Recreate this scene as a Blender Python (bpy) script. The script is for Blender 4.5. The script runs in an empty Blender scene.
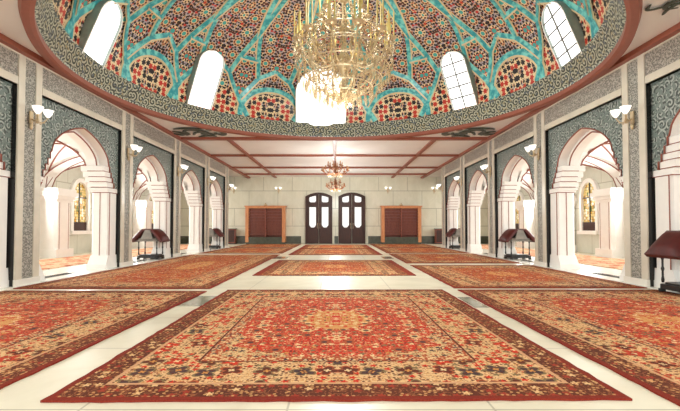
import bpy, bmesh, math, random
from mathutils import Vector, Matrix
PI = math.pi
random.seed(7)
SC = bpy.context.scene
COL = SC.collection
R = math.radians

# ------------------------------------------------------------------ mesh helper
class MB:
    def __init__(s):
        s.v = []; s.f = []; s.m = []; s.sm = []
    def face(s, idx, m=0, smooth=False):
        s.f.append(idx); s.m.append(m); s.sm.append(smooth)
    def quad(s, a, b, c, d, m=0, smooth=False):
        n = len(s.v); s.v += [tuple(a), tuple(b), tuple(c), tuple(d)]
        s.face((n, n+1, n+2, n+3), m, smooth)
    def poly(s, pts, m=0):
        n = len(s.v); s.v += [tuple(p) for p in pts]; s.face(tuple(range(n, n+len(pts))), m)
    def box(s, x0, x1, y0, y1, z0, z1, m=0, ch=0.0):
        if x0 > x1: x0, x1 = x1, x0
        if y0 > y1: y0, y1 = y1, y0
        n = len(s.v)
        if ch <= 0:
            s.v += [(x, y, z) for z in (z0, z1) for y in (y0, y1) for x in (x0, x1)]
            for q in ((0,2,3,1),(4,5,7,6),(0,1,5,4),(2,6,7,3),(0,4,6,2),(1,3,7,5)):
                s.face(tuple(n+i for i in q), m)
        else:                                   # vertical edges chamfered
            P = [(x0+ch,y0),(x1-ch,y0),(x1,y0+ch),(x1,y1-ch),(x1-ch,y1),(x0+ch,y1),(x0,y1-ch),(x0,y0+ch)]
            s.prism(P, z0, z1, m)
    def prism(s, P, z0, z1, m=0, P2=None):
        n = len(s.v); k = len(P); P2 = P2 or P
        s.v += [(p[0], p[1], z0) for p in P] + [(p[0], p[1], z1) for p in P2]
        for i in range(k):
            j = (i+1) % k; s.face((n+i, n+j, n+k+j, n+k+i), m)
        s.face(tuple(n+k-1-i for i in range(k)), m); s.face(tuple(n+k+i for i in range(k)), m)
    def frustum(s, x0, x1, y0, y1, z0, X0, X1, Y0, Y1, z1, m=0):
        s.prism([(x0,y0),(x1,y0),(x1,y1),(x0,y1)], z0, z1, m, [(X0,Y0),(X1,Y0),(X1,Y1),(X0,Y1)])
    def tube(s, pts, r, n=6, m=0, closed=False, rr=None):
        pts = [Vector(p) for p in pts]; k = len(pts); base = len(s.v)
        up = Vector((0.01, 0.02, 1))
        for i, p in enumerate(pts):
            a = pts[i-1] if (i > 0 or closed) else p
            b = pts[(i+1) % k] if (i < k-1 or closed) else p
            t = (b-a)
            if t.length < 1e-9: t = Vector((0,0,1))
            t.normalize()
            u = t.cross(up)
            if u.length < 1e-3: u = t.cross(Vector((1,0,0)))
            u.normalize(); w = u.cross(t)
            q = rr[i] if rr else r
            for j in range(n):
                an = 2*PI*j/n
                s.v.append(tuple(p + u*(q*math.cos(an)) + w*(q*math.sin(an))))
        for i in range(k if closed else k-1):
            i2 = (i+1) % k
            for j in range(n):
                j2 = (j+1) % n
                s.face((base+i*n+j, base+i*n+j2, base+i2*n+j2, base+i2*n+j), m, n > 4)
        if not closed:
            s.face(tuple(base+j for j in range(n-1,-1,-1)), m)
            s.face(tuple(base+(k-1)*n+j for j in range(n)), m)
    def lathe(s, prof, n=16, c=(0,0,0), m=0, smooth=True):
        base = len(s.v); k = len(prof)
        for (r, z) in prof:
            for j in range(n):
                a = 2*PI*j/n
                s.v.append((c[0]+r*math.cos(a), c[1]+r*math.sin(a), c[2]+z))
        for i in range(k-1):
            for j in range(n):
                j2 = (j+1) % n
                s.face((base+i*n+j, base+i*n+j2, base+(i+1)*n+j2, base+(i+1)*n+j), m, smooth)
        s.face(tuple(base+j for j in range(n-1,-1,-1)), m)
        s.face(tuple(base+(k-1)*n+j for j in range(n)), m)
    def drop(s, c, r, h, m=0):
        x, y, z = c; n = len(s.v)
        s.v += [(x,y,z), (x+r,y,z-h*.62), (x,y+r,z-h*.62), (x-r,y,z-h*.62), (x,y-r,z-h*.62), (x,y,z-h)]
        for i in range(4):
            a, b = 1+i, 1+(i+1) % 4
            s.face((n, n+a, n+b), m); s.face((n+5, n+b, n+a), m)
    def grid(s, fn, nu, nv, m=0, smooth=True):
        base = len(s.v)
        for i in range(nu+1):
            for j in range(nv+1): s.v.append(tuple(fn(i/nu, j/nv)))
        for i in range(nu):
            for j in range(nv):
                a = base+i*(nv+1)+j
                s.face((a, a+nv+1, a+nv+2, a+1), m, smooth)
    def build(s, name, mats, parent=None, loc=(0,0,0), uv=None, fix=True):
        me = bpy.data.meshes.new(name)
        me.from_pydata(s.v, [], s.f)
        if not isinstance(mats, (list, tuple)): mats = [mats]
        for mt in mats: me.materials.append(mt)
        me.polygons.foreach_set('material_index', s.m)
        me.polygons.foreach_set('use_smooth', s.sm)
        if uv:
            l = me.uv_layers.new(name='UVMap')
            for lp in me.loops: l.data[lp.index].uv = uv(s.v[lp.vertex_index])
        if fix:
            bm = bmesh.new(); bm.from_mesh(me)
            bmesh.ops.recalc_face_normals(bm, faces=bm.faces); bm.to_mesh(me); bm.free()
        me.update()
        o = bpy.data.objects.new(name, me); COL.objects.link(o)
        o.location = loc
        if parent: o.parent = parent
        return o

def thing(name, label, cat, loc=(0,0,0), rz=0, group=None):
    o = bpy.data.objects.new(name, None); COL.objects.link(o)
    o.location = loc; o.rotation_euler = (0,0,rz); o.empty_display_size = .2
    return tag(o, label, cat, group)
def tag(o, label, cat, group=None):
    o['label'] = label; o['category'] = cat
    if group: o['group'] = group
    return o
def struct(o, label, cat):
    o['kind'] = 'structure'; o['label'] = label; o['category'] = cat
    return o
def copy_tree(o, parent=None):
    c = o.copy(); COL.objects.link(c)
    if parent: c.parent = parent
    for ch in list(o.children): copy_tree(ch, c)
    return c

# ------------------------------------------------------------------ node helper
def lin(c):
    return tuple((x/255/12.92 if x/255 <= .04045 else ((x/255+.055)/1.055)**2.4) for x in c[:3]) + (1,)
class NT:
    def __init__(s, name):
        s.mat = bpy.data.materials.new(name); s.mat.use_nodes = True
        s.t = s.mat.node_tree; s.t.nodes.clear()
        s.out = s.t.nodes.new('ShaderNodeOutputMaterial')
    def n(s, ty, **kw):
        nd = s.t.nodes.new(ty)
        for k, v in kw.items(): setattr(nd, k, v)
        return nd
    def put(s, sock, v):
        if isinstance(v, E): s.t.links.new(v.s, sock)
        elif v is not None:
            if hasattr(sock.default_value, '__len__') and not hasattr(v, '__len__'): v = (v,)*len(sock.default_value)
            sock.default_value = v
    def math(s, op, a, b=None, c=None):
        nd = s.n('ShaderNodeMath', operation=op)
        s.put(nd.inputs[0], a)
        if b is not None: s.put(nd.inputs[1], b)
        if c is not None: s.put(nd.inputs[2], c)
        return E(s, nd.outputs[0])
    def coord(s, which='Object'):
        return E(s, s.n('ShaderNodeTexCoord').outputs[which])
    def xyz(s, v):
        nd = s.n('ShaderNodeSeparateXYZ'); s.put(nd.inputs[0], v)
        return [E(s, nd.outputs[i]) for i in range(3)]
    def vec(s, x, y, z=0.0):
        nd = s.n('ShaderNodeCombineXYZ')
        for i, q in enumerate((x, y, z)): s.put(nd.inputs[i], q)
        return E(s, nd.outputs[0])
    def noise(s, v, scale, detail=3, rough=.55, dist=0.0):
        nd = s.n('ShaderNodeTexNoise'); s.put(nd.inputs['Vector'], v)
        nd.inputs['Scale'].default_value = scale; nd.inputs['Detail'].default_value = detail
        nd.inputs['Roughness'].default_value = rough; nd.inputs['Distortion'].default_value = dist
        return E(s, nd.outputs[0])
    def vor(s, v, scale, rnd=1.0, feature='F1'):
        nd = s.n('ShaderNodeTexVoronoi', feature=feature, voronoi_dimensions='2D')
        s.put(nd.inputs['Vector'], v); nd.inputs['Scale'].default_value = scale
        nd.inputs['Randomness'].default_value = rnd
        if feature == 'DISTANCE_TO_EDGE': return E(s, nd.outputs['Distance'])
        return E(s, nd.outputs['Distance']), E(s, nd.outputs['Color']), E(s, nd.outputs['Position'])
    def cell(s, x, y, scale, rnd):                 # local polar coordinates in a voronoi cell (metres)
        d, c, p = s.vor(s.vec(x, y), scale, rnd)
        px, py, _ = s.xyz(p)
        dx, dy = x-px, y-py
        r = s.math('SQRT', dx*dx+dy*dy); a = s.math('ARCTAN2', dy, dx)
        cr = s.xyz(c)
        return r, a, cr[0], cr[1]
    def mix(s, f, a, b):
        nd = s.n('ShaderNodeMix', data_type='RGBA')
        s.put(nd.inputs[0], f); s.put(nd.inputs[6], a); s.put(nd.inputs[7], b)
        return E(s, nd.outputs[2])
    def step(s, x, e, w=0.0):                      # 1 where x > e
        if w <= 0: return s.math('GREATER_THAN', x, e)
        nd = s.n('ShaderNodeMapRange'); nd.interpolation_type = 'SMOOTHSTEP'
        s.put(nd.inputs[0], x); nd.inputs[1].default_value = e-w; nd.inputs[2].default_value = e+w
        return E(s, nd.outputs[0])
    def band(s, x, a, b): return s.step(x, a)*(1-s.step(x, b))
    def bump(s, h, strength=.2, dist=.01):
        nd = s.n('ShaderNodeBump'); nd.inputs['Strength'].default_value = strength
        nd.inputs['Distance'].default_value = dist; s.put(nd.inputs['Height'], h)
        return E(s, nd.outputs[0])
    def done(s, col, rough=.5, metal=0.0, normal=None, spec=.5, emit=None, es=0.0, coat=0.0):
        p = s.n('ShaderNodeBsdfPrincipled')
        s.put(p.inputs['Base Color'], col); s.put(p.inputs['Roughness'], rough)
        s.put(p.inputs['Metallic'], metal); s.put(p.inputs['Specular IOR Level'], spec)
        if coat: p.inputs['Coat Weight'].default_value = coat; p.inputs['Coat Roughness'].default_value = .08
        if normal: s.put(p.inputs['Normal'], normal)
        if emit is not None:
            s.put(p.inputs['Emission Color'], emit); s.put(p.inputs['Emission Strength'], es)
        s.t.links.new(p.outputs[0], s.out.inputs[0])
        return s.mat
class E:
    def __init__(s, nt, sock): s.nt = nt; s.s = sock
    def __add__(s, o): return s.nt.math('ADD', s, o)
    __radd__ = __add__
    def __sub__(s, o): return s.nt.math('SUBTRACT', s, o)
    def __rsub__(s, o): return s.nt.math('SUBTRACT', o, s)
    def __mul__(s, o): return s.nt.math('MULTIPLY', s, o)
    __rmul__ = __mul__
    def __truediv__(s, o): return s.nt.math('DIVIDE', s, o)
    def abs(s): return s.nt.math('ABSOLUTE', s)
    def sin(s): return s.nt.math('SINE', s)
    def cos(s): return s.nt.math('COSINE', s)
    def min(s, o): return s.nt.math('MINIMUM', s, o)
    def max(s, o): return s.nt.math('MAXIMUM', s, o)
    def frac(s): return s.nt.math('FRACT', s)

# ------------------------------------------------------------------ materials
def m_plain(name, c, rough=.5, metal=0., var=.06, vs=6., spec=.5, coat=0.):
    t = NT(name); k = t.noise(t.coord(), vs, 4)
    c = lin(c); d = tuple(x*(1-var*2.2) for x in c[:3])+(1,)
    return t.done(t.mix(t.step(k, .5, .25), d, c), rough, metal, spec=spec, coat=coat)
def m_emit(name, c, s):
    t = NT(name); e = t.n('ShaderNodeEmission'); e.inputs[0].default_value = lin(c); e.inputs[1].default_value = s
    t.t.links.new(e.outputs[0], t.out.inputs[0]); return t.mat

def m_floor():
    t = NT('polished_marble'); x, y, z = t.xyz(t.coord())
    jx = (((x+.2)/1.25).frac()-.5).abs(); jy = ((y/1.25).frac()-.5).abs()
    j = t.step(jx.max(jy), .4945, .0025)
    n = t.noise(t.vec(x, y), 1.3, 6, .6, 1.2)
    n2 = t.noise(t.vec(x, y), .5, 2)
    c = t.mix(t.step(n, .55, .25), lin((238,228,205)), lin((222,210,184)))
    c = t.mix(t.step(n2, .58, .12)*.5, c, lin((205,196,172)))
    c = t.mix(j*.6, c, lin((150,138,115)))
    return t.done(c, .27+.08*n, spec=.4)
def m_stone(name, a, b, joint, bw, bh, axis='x', rough=.3):
    t = NT(name); x, y, z = t.xyz(t.coord())
    u = x if axis == 'x' else y
    row = t.math('FLOOR', z/bh)
    fu = ((u/bw+row*.5).frac()-.5).abs(); fz = ((z/bh).frac()-.5).abs()
    j = t.step(fu, .5-.012/bw, .004).max(t.step(fz, .5-.016/bh, .004))
    n = t.noise(t.vec(u, z*.6), 2.2, 6, .65, .8)
    st = t.noise(t.vec(u*5, z*.4), 1.5, 4)
    c = t.mix(t.step(n, .5, .3), lin(a), lin(b))
    c = t.mix(t.step(st, .55, .2)*.35, c, lin(b))
    return t.done(t.mix(j*.8, c, lin(joint)), rough)
def m_scroll(name, dark, light, mid, scale=4.0, freq=62., plane='yz'):
    t = NT(name); x, y, z = t.xyz(t.coord())
    u = y if plane == 'yz' else x
    n = t.noise(t.vec(u, z), 3., 2)
    r, a, c1, c2 = t.cell(u, z, scale, .75)
    sp = (r*freq*(.8+.4*c1) + a*t.math('SIGN', c2-.5) + n*2.5).sin()
    r2, a2, c3, c4 = t.cell(u, z, scale*3.2, .9)
    pet = (a2*5.).cos()*.012+.036
    fl = 1-t.step(r2, pet)
    c = t.mix(t.step(sp, .15, .35), lin(dark), lin(light))
    c = t.mix(fl*t.step(c3, .45), c, lin(mid))
    return t.done(c, .35)
def m_speckle(name, dark, light, mid, s=9.):
    t = NT(name); x, y, z = t.xyz(t.coord())
    u = x+y
    r, a, c1, c2 = t.cell(u, z, s, .9)
    pet = (a*5.).cos()*.25/s+.42/s
    k = t.step(r, pet)
    r2, a2, c3, c4 = t.cell(u+.13, z+.31, s*2.6, 1.)
    c = t.mix(k, lin(light), lin(mid))
    c = t.mix((1-t.step(r2, .3/s/1.6))*t.step(c3, .35), c, lin(dark))
    return t.done(c, .4)
def m_cornice():
    t = NT('glazed_cornice_tile'); uv = t.coord('UV'); x, y, z = t.xyz(uv)
    r, a, c1, c2 = t.cell(x, y, 5., .6)
    sp = (r*75. + a + t.noise(uv, 5., 2)*3).sin()
    c = t.mix(t.step(sp, .1, .3), lin((50,60,52)), lin((186,190,172)))
    r2, a2, c3, c4 = t.cell(x, y, 11., .9)
    c = t.mix((1-t.step(r2, .035))*t.step(c3, .8), c, lin((84,98,110)))
    c = t.mix((1-t.step(r2, .03))*t.step(c4, .85), c, lin((160,152,116)))
    return t.done(c, .3)
def m_dome():
    t = NT('dome_mosaic_tile'); uv = t.coord('UV'); x, y, z = t.xyz(uv)    # u = sector, v = metres up the dome
    k = t.math('FLOOR', x+.5); loc = x-k                                     # -.5 .. .5 in each of 16 sectors
    lx = (loc*2.12*(1-y*y*.028)).abs()
    n = t.noise(t.vec(lx, y), 9., 2)
    cream, orange, brown, black, red = [lin(c) for c in ((226,200,158),(192,126,86),(76,34,30),(26,16,22),(190,46,30))]
    turq, lilac, blue, gold = [lin(c) for c in ((66,164,158),(168,158,164),(104,126,150),(196,146,60))]
    r2, a2, c3, c4 = t.cell(lx, y, 10.5, .5)
    rf = t.mix(t.step(c3, .45), lilac, orange); rf = t.mix(t.step(c3, .7), rf, cream)
    c = t.mix(1-t.step(r2, .042), rf, t.mix(t.step(c4, .9), t.mix(t.step(c4, .5), black, brown), red))
    r, a, c1, c2 = t.cell(lx+.13, y+.07, 2.15, .35)
    ring2 = t.step((a*10.).cos(), .1)
    c = t.mix(t.band(r, .165, .225), c, t.mix(ring2, black, lilac))
    c = t.mix(t.band(r, .15, .165), c, cream)
    ring1 = t.step((a*8.).cos(), .05)
    c = t.mix(1-t.step(r, .15), c, t.mix(ring1, t.mix(t.step(c2, .6), black, brown), t.mix(t.step(c1,.5), orange, cream)))
    c = t.mix(1-t.step(r, .092), c, t.mix(t.step(c1, .75), cream, red))
    c = t.mix(1-t.step(r, .066), c, t.mix(t.step(c2, .86), turq, gold))
    low = 1-t.step(y, .85)                                                   # blind arches: larger red and black flowers
    r5, a5, c5, c6 = t.cell(lx, y, 6., .5)
    fl = t.mix(1-t.step(r5, (a5*6.).cos()*.015+.072), cream, t.mix(t.step(c5, .62), black, red))
    c = t.mix(low*t.step(c6, .1), c, fl)
    return t.done(c, .28, spec=.4)
def m_strap():
    t = NT('turquoise_strap_tile'); x, y, z = t.xyz(t.coord())
    n = t.noise(t.coord(), 7., 3)
    c = t.mix(t.step(n, .52, .12), lin((44,146,154)), lin((124,208,200)))
    return t.done(c, .3)

def m_carpet(name, hw, hl, fieldc=(206,44,28), tan=(222,182,130), seed=0.0, worn=.0):
    t = NT(name); x, y, z = t.xyz(t.coord())
    ax, ay = x.abs(), y.abs()
    d = (hw-ax).min(hl-ay)
    red, tn, dk, navy, cream, rust, gold, olive = [lin(c) for c in (fieldc, tan, (84,34,28), (54,46,54), (232,202,152), (172,78,46), (204,140,72), (120,104,72))]
    sx, sy = ax+seed, ay+seed*.7
    n = t.noise(t.vec(sx, sy), 8., 3, .6)
    # big palmettes, vines, small blossoms - all mirrored in both axes
    rb, ab, b1, b2 = t.cell(sx, sy, 4.2, .55)
    pal = 1-t.step(rb, (ab*6.).cos()*.016+.062)
    core = 1-t.step(rb, .03)
    halo = t.band(rb, .085, .097)
    rs, as_, s1, s2 = t.cell(sx, sy, 12.5, .8)
    blos = 1-t.step(rs, (as_*5.).cos()*.008+.024)
    rt, at, q1, q2 = t.cell(sx, sy, 26., .9)
    tiny = 1-t.step(rt, .011)
    vine = t.step((n*46.).sin(), .72)
    vine2 = t.step((t.noise(t.vec(sx+3, sy), 11., 2)*40.).sin(), .8)
    # field: red with scalloped outline, tan corners, gold medallion
    fx, fy = ax/(hw-.8), ay/(hl-.82)
    ang = t.math('ARCTAN2', fy, fx)
    rad = t.math('SQRT', fx*fx+fy*fy)
    sup = t.math('POWER', t.math('POWER', fx, 2.6)+t.math('POWER', fy, 2.6), 1/2.6)
    edge = sup + (ang*12.).cos()*.05 + (n-.5)*.35 - 1.02
    infield = 1-t.step(edge, 0.)
    fld = t.mix(vine*.55, red, tn); fld = t.mix(vine2*.6, fld, lin((140,34,28)))
    fld = t.mix(blos*t.step(s1, .35), fld, t.mix(t.step(s2, .6), t.mix(t.step(s2, .4), cream, gold), olive))
    fld = t.mix(tiny*t.step(q1, .5), fld, t.mix(t.step(q2, .7), dk, tn))
    fld = t.mix(pal*t.step(b1, .4), fld, t.mix(t.step(b2, .5), rust, tn)); fld = t.mix(core*t.step(b1, .4), fld, t.mix(t.step(b2, .55), navy, red))
    cor = t.mix(vine*.8, tn, olive); cor = t.mix(blos*t.step(s1, .3), cor, t.mix(t.step(s2, .45), rust, navy))
    cor = t.mix(pal*t.step(b1, .5), cor, t.mix(t.step(b2, .5), red, dk)); cor = t.mix(halo*t.step(b1, .5), cor, dk)
    cor = t.mix(tiny*t.step(q1, .6), cor, rust)
    c = t.mix(infield, cor, fld)
    md = rad + (ang*16.).cos()*.02 + (n-.5)*.2
    med = t.mix(vine*.8, lin((214,160,96)), red); med = t.mix(blos*t.step(s1, .3), med, t.mix(t.step(s2, .5), cream, red)); med = t.mix(core*t.step(b1,.3), med, navy)
    c = t.mix(1-t.step(md, .36), c, med)
    c = t.mix(1-t.step(md, .14), c, t.mix(pal, t.mix(vine, red, cream), gold))
    # borders, from the inside out
    g2 = t.mix(blos, rust, t.mix(t.step(s2, .5), tn, navy)); g2 = t.mix(tiny*.8, g2, cream)
    c = t.mix(1-t.step(d, .86), c, g2)
    c = t.mix(t.band(d, .73, .75), c, dk)
    mb = t.mix(vine*.7, lin((224,184,134)), gold); mb = t.mix(vine2*.8, mb, lin((140,76,50)))
    mb = t.mix(blos*t.step(s1, .4), mb, t.mix(t.step(s2, .4), t.mix(t.step(s2, .7), olive, navy), red))
    lob = (ab*2.+b1*6.).cos().abs()
    mb = t.mix((1-t.step(rb, lob*.06+.045))*t.step(b2, .38), mb, t.mix(t.step(b1, .5), olive, rust))
    mb = t.mix((1-t.step(rb, lob*.055+.028))*t.step(b2, .38), mb, t.mix(t.step(b1, .35), navy, t.mix(t.step(b1, .75), dk, red)))
    mb = t.mix((1-t.step(rb, lob*.022+.008))*t.step(b2, .38), mb, t.mix(t.step(b1, .5), gold, cream))
    mb = t.mix(tiny*t.step(q1, .6), mb, dk)
    c = t.mix(1-t.step(d, .73), c, mb)
    c = t.mix(t.band(d, .255, .285), c, t.mix(.5, rust, cream))
    g1 = t.mix(vine*.7, lin((78,36,28)), lin((160,96,60))); g1 = t.mix(blos*t.step(s1, .45), g1, t.mix(t.step(s2, .4), tn, lin((150,48,36)))); g1 = t.mix(tiny*t.step(q1, .5), g1, lin((190,140,90)))
    c = t.mix(1-t.step(d, .255), c, g1)
    c = t.mix(1-t.step(d, .05), c, lin((120,30,26)))
    w = t.noise(t.vec(x, y), 90., 2); wv = t.noise(t.vec(x, y), .9, 3)
    c = t.mix(t.step(w, .5, .2)*.1, c, lin((206,130,88)))
    c = t.mix(t.step(wv, .5, .25)*(.08+worn), c, lin((200,104,56)))
    return t.done(c, .92, spec=.12, normal=t.bump(w, .25, .006))

def m_aisle_carpet():
    t = NT('aisle_carpet'); x, y, z = t.xyz(t.coord())
    r, a, c1, c2 = t.cell(x, y, 3., .6)
    n = t.noise(t.coord(), 14., 3)
    c = t.mix(t.step(n, .5, .1), lin((204,152,116)), lin((218,184,150)))
    c = t.mix((1-t.step(r, .12))*t.step(c1, .4), c, lin((176,84,54)))
    return t.done(c, .9, spec=.1)
def m_stained():
    t = NT('stained_glass'); x, y, z = t.xyz(t.coord())
    u = y+x
    d = t.vor(t.vec(u, z), 9., .45, 'DISTANCE_TO_EDGE')
    _, col, _ = t.vor(t.vec(u, z), 9., .45)
    k = t.xyz(col)[0]
    c = t.mix(t.step(k, .45), lin((226,200,128)), lin((196,150,62))); c = t.mix(t.step(k, .72), c, lin((240,232,200))); c = t.mix(t.step(k, .93), c, lin((120,130,70)))
    lead = 1-t.step(d, .05)
    c = t.mix(lead, c, lin((60,44,26)))
    return t.done(c, .25, emit=c, es=.2)
def m_crystal():
    t = NT('cut_crystal')
    g = t.n('ShaderNodeBsdfGlossy'); g.inputs[0].default_value = lin((222,216,204)); g.inputs[1].default_value = .12
    tr = t.n('ShaderNodeBsdfTransparent'); tr.inputs[0].default_value = lin((255,244,224))
    d = t.n('ShaderNodeBsdfDiffuse'); d.inputs[0].default_value = lin((206,190,162))
    a = t.n('ShaderNodeMixShader'); a.inputs[0].default_value = .5
    b = t.n('ShaderNodeMixShader'); b.inputs[0].default_value = .5
    t.t.links.new(g.outputs[0], a.inputs[1]); t.t.links.new(d.outputs[0], a.inputs[2])
    t.t.links.new(a.outputs[0], b.inputs[1]); t.t.links.new(tr.outputs[0], b.inputs[2])
    t.t.links.new(b.outputs[0], t.out.inputs[0]); return t.mat
def m_wood(name, a, b, rough=.35):
    t = NT(name); x, y, z = t.xyz(t.coord())
    n = t.noise(t.vec(x*9, y*9, z*1.2), 2.5, 5, .6, .6)
    return t.done(t.mix(t.step(n, .5, .2), lin(a), lin(b)), rough)
def m_pane(name, s):
    return m_emit(name, (255,253,248), s)

M = dict(
    floor=m_floor(),
    stone=m_stone('pale_stone_block', (232,229,210), (216,213,190), (150,148,124), 1.9, 1.16, 'x'),
    stone_y=m_stone('pale_stone_block_aisle', (220,219,206), (206,206,192), (160,156,134), 1.3, .95, 'y'),
    plinth=m_plain('dark_green_marble', (84,86,72), .25, var=.15),
    white=m_plain('white_plaster', (244,239,233), .45, var=.02),
    marble=m_plain('white_marble', (240,234,222), .2, var=.03, vs=2.),
    cream=m_plain('cream_marble', (220,210,192), .25, var=.06, vs=3.),
    redline=m_plain('red_brown_line', (150,84,68), .5),
    beam=m_plain('red_brown_beam', (150,82,62), .45),
    ceil=m_plain('ceiling_plaster', (243,240,236), .6, var=.03, vs=1.),
    black=m_plain('plain_black', (22,19,18), .2, var=.2),
    panel=m_scroll('grey_arabesque_tile', (62,70,66), (168,174,166), (112,124,118), 6.0, 88.),
    strip=m_speckle('grey_mosaic_strip', (110,107,100), (176,171,160), (150,146,136), 14.),
    frieze=m_speckle('grey_mosaic_frieze', (116,110,102), (178,170,158), (152,145,134), 13.),
    cornice=m_cornice(), dome=m_dome(), strap=m_strap(),
    edging=m_plain('cream_edging_tile', (222,200,156), .35, var=.08),
    pane=m_pane('bright_daylight_glass', 2.6),
    mull=m_plain('pale_grey_bar', (120,120,116), .5),
    darkreveal=m_plain('grey_green_reveal', (150,164,156), .4, var=.1),
    gold=m_plain('polished_brass', (212,190,154), .34, metal=.6, var=.08),
    oldgold=m_plain('aged_brass', (150,92,56), .5, metal=.3, var=.12),
    oldcandle=m_plain('dull_candle', (190,138,92), .5),
    candle=m_plain('candle_tube', (236,208,120), .4),
    crystal=m_crystal(),
    lampshade=m_emit('lit_white_glass', (255,248,236), 1.6),
    door=m_wood('dark_walnut', (48,20,12), (66,30,18), .55),
    shelfwood=m_wood('red_brown_wood', (122,60,46), (150,80,60)),
    framewood=m_wood('honey_wood', (196,124,78), (216,148,98)),
    lid=m_plain('dark_red_leather', (88,28,24), .45, var=.15, spec=.3),
    grey=m_plain('grey_inlay_panel', (140,132,122), .4, var=.15),
    ebony=m_plain('ebony_wood', (28,24,22), .35, var=.15),
    ink=m_plain('dark_green_ink', (66,72,58), .5),
    vent=m_plain('dark_vent_metal', (78,76,70), .5),
    patch=m_plain('grey_green_patch', (150,150,128), .12, var=.1, vs=2.),
    stained=m_stained(), aisle=m_aisle_carpet(),
)

# ------------------------------------------------------------------ measures
CAMX, CAMZ = .1, 1.1
WX = 5.74          # face of the piers
PX = 5.85          # face of the arch panels
BX = 6.62          # rear face of the arcade
OX = 10.6          # outer aisle wall
CH = 4.40          # flat ceiling
DY, DR = 9.4, 5.56 # dome centre and rim radius
BY = 27.0          # back wall
PIERS = [4.2, 7.76, 11.4, 15.0, 18.45, 21.75]
PH = .31

# ------------------------------------------------------------------ floor, walls, ceiling
b = MB(); b.quad((-OX-.3,-4,0),(OX+.3,-4,0),(OX+.3,BY+.3,0),(-OX-.3,BY+.3,0))
struct(b.build('floor', M['floor']), 'polished cream marble floor with large square tiles', 'floor')
b = MB(); b.box(-OX-.3, OX+.3, BY, BY+.25, 0, CH)
struct(b.build('wall_back', M['stone']), 'pale stone block wall at the far end of the hall', 'wall')
for s, nm in ((-1,'left'), (1,'right')):
    b = MB(); b.box(s*OX, s*(OX+.25), .5, BY, 0, CH)
    struct(b.build('wall_'+nm, M['stone_y']), 'pale stone outer wall of the %s aisle' % nm, 'wall')
b = MB()
for x0, x1 in ((-OX, -2.26), (-.07, .17), (2.15, OX)):
    b.box(x0, x1, BY-.05, BY, 0, .5)
struct(b.build('baseboard_back', M['plinth']), 'dark green marble skirting along the far wall', 'baseboard')

# flat ceiling with the round opening of the dome
b = MB(); NS = 96
RO = DR+.02
X0, X1, Y0, Y1 = -OX-.3, OX+.3, DY-6.6, DY+6.6
def onrect(a):
    c, s_ = math.cos(a), math.sin(a)
    k = min((X1/abs(c)) if abs(c) > 1e-6 else 1e9, (6.6/abs(s_)) if abs(s_) > 1e-6 else 1e9)
    return (k*c, DY+k*s_)
angs = sorted(set([2*PI*i/NS for i in range(NS)] + [math.atan2(q*6.6, p*X1) % (2*PI) for p in (1,-1) for q in (1,-1)]))
for i, a in enumerate(angs):
    a2 = angs[(i+1) % len(angs)]
    p, q = onrect(a), onrect(a2)
    b.quad((RO*math.cos(a), DY+RO*math.sin(a), CH), (RO*math.cos(a2), DY+RO*math.sin(a2), CH), (q[0],q[1],CH), (p[0],p[1],CH))
b.quad((X0,Y1,CH),(X1,Y1,CH),(X1,BY+.3,CH),(X0,BY+.3,CH))
b.quad((X0,.4,CH),(X1,.4,CH),(X1,Y0,CH),(X0,Y0,CH))
ceiling = struct(b.build('ceiling', M['ceil']), 'flat pale pink ceiling around and beyond the dome', 'ceiling')

def beam(n, x0, x1, y0, y1, h, label):
    b = MB(); b.box(x0, x1, y0, y1, CH-h, CH-.001)
    struct(b.build('trim_%d' % n, M['beam']), label, 'beam')
tn = 1
for yy, w, lb in ((15.05,.2,'red brown ceiling beam across the hall right behind the dome'), (18.6,.15,'second red brown ceiling beam across the hall'), (22.4,.15,'third red brown ceiling beam across the hall'), (25.2,.14,'red brown ceiling beam nearest the far wall')):
    beam(tn, -WX+.12, WX-.12, yy-w/2, yy+w/2, .09, lb); tn += 1
for xx, w, lb in ((-3.95,.15,'red brown ceiling beam running lengthwise on the left'), (0,.12,'red brown ceiling beam running lengthwise above the hanging chandeliers'), (3.75,.15,'red brown ceiling beam running lengthwise on the right')):
    beam(tn, xx-w/2, xx+w/2, 15.16, BY, .07, lb); tn += 1
for s, nm in ((-1,'left'),(1,'right')):
    beam(tn, s*(WX-.12), s*(WX+.06), .5, BY, .1, 'red brown beam along the top of the %s arcade' % nm); tn += 1

# ------------------------------------------------------------------ dome
def warp(u):
    s = -1 if u < 0 else 1; a = abs(u)
    if a <= 45: r = a*49/45
    elif a <= 90: r = 49+(a-45)*42/45
    else: r = 91+(a-90)*89/90
    return s*r
SZ, SR, SB = CH+.45, 5.45, 3.0
def dome_pt(u, ph, off=0.0):                     # u degrees round (0 = far side), ph degrees up
    return ell(R(warp(u)), ph, off)
def ell(a, ph, off):
    p = R(ph); r = (SR-off)*math.cos(p)
    return Vector((r*math.sin(a), DY+r*math.cos(a), SZ+(SB-off)*math.sin(p)))
ARC = [0.]
for _i in range(1, 901):
    _t = R((_i-.5)*.1); ARC.append(ARC[-1]+R(.1)*math.hypot(SR*math.sin(_t), SB*math.cos(_t)))
def arc_len(ph): return ARC[max(0, min(900, int(round(ph*10))))]
b = MB(); uvl = []
NU, NV = 192, 44
for i in range(NU+1):
    for j in range(NV+1):
        u = -180+360*i/NU; ph = 89.5*j/NV
        b.v.append(tuple(dome_pt(u, ph))); uvl.append((u/22.5+8, arc_len(ph)))
for i in range(NU):
    for j in range(NV):
        a = i*(NV+1)+j; b.face((a, a+1, a+NV+2, a+NV+1), 0, True)
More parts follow.
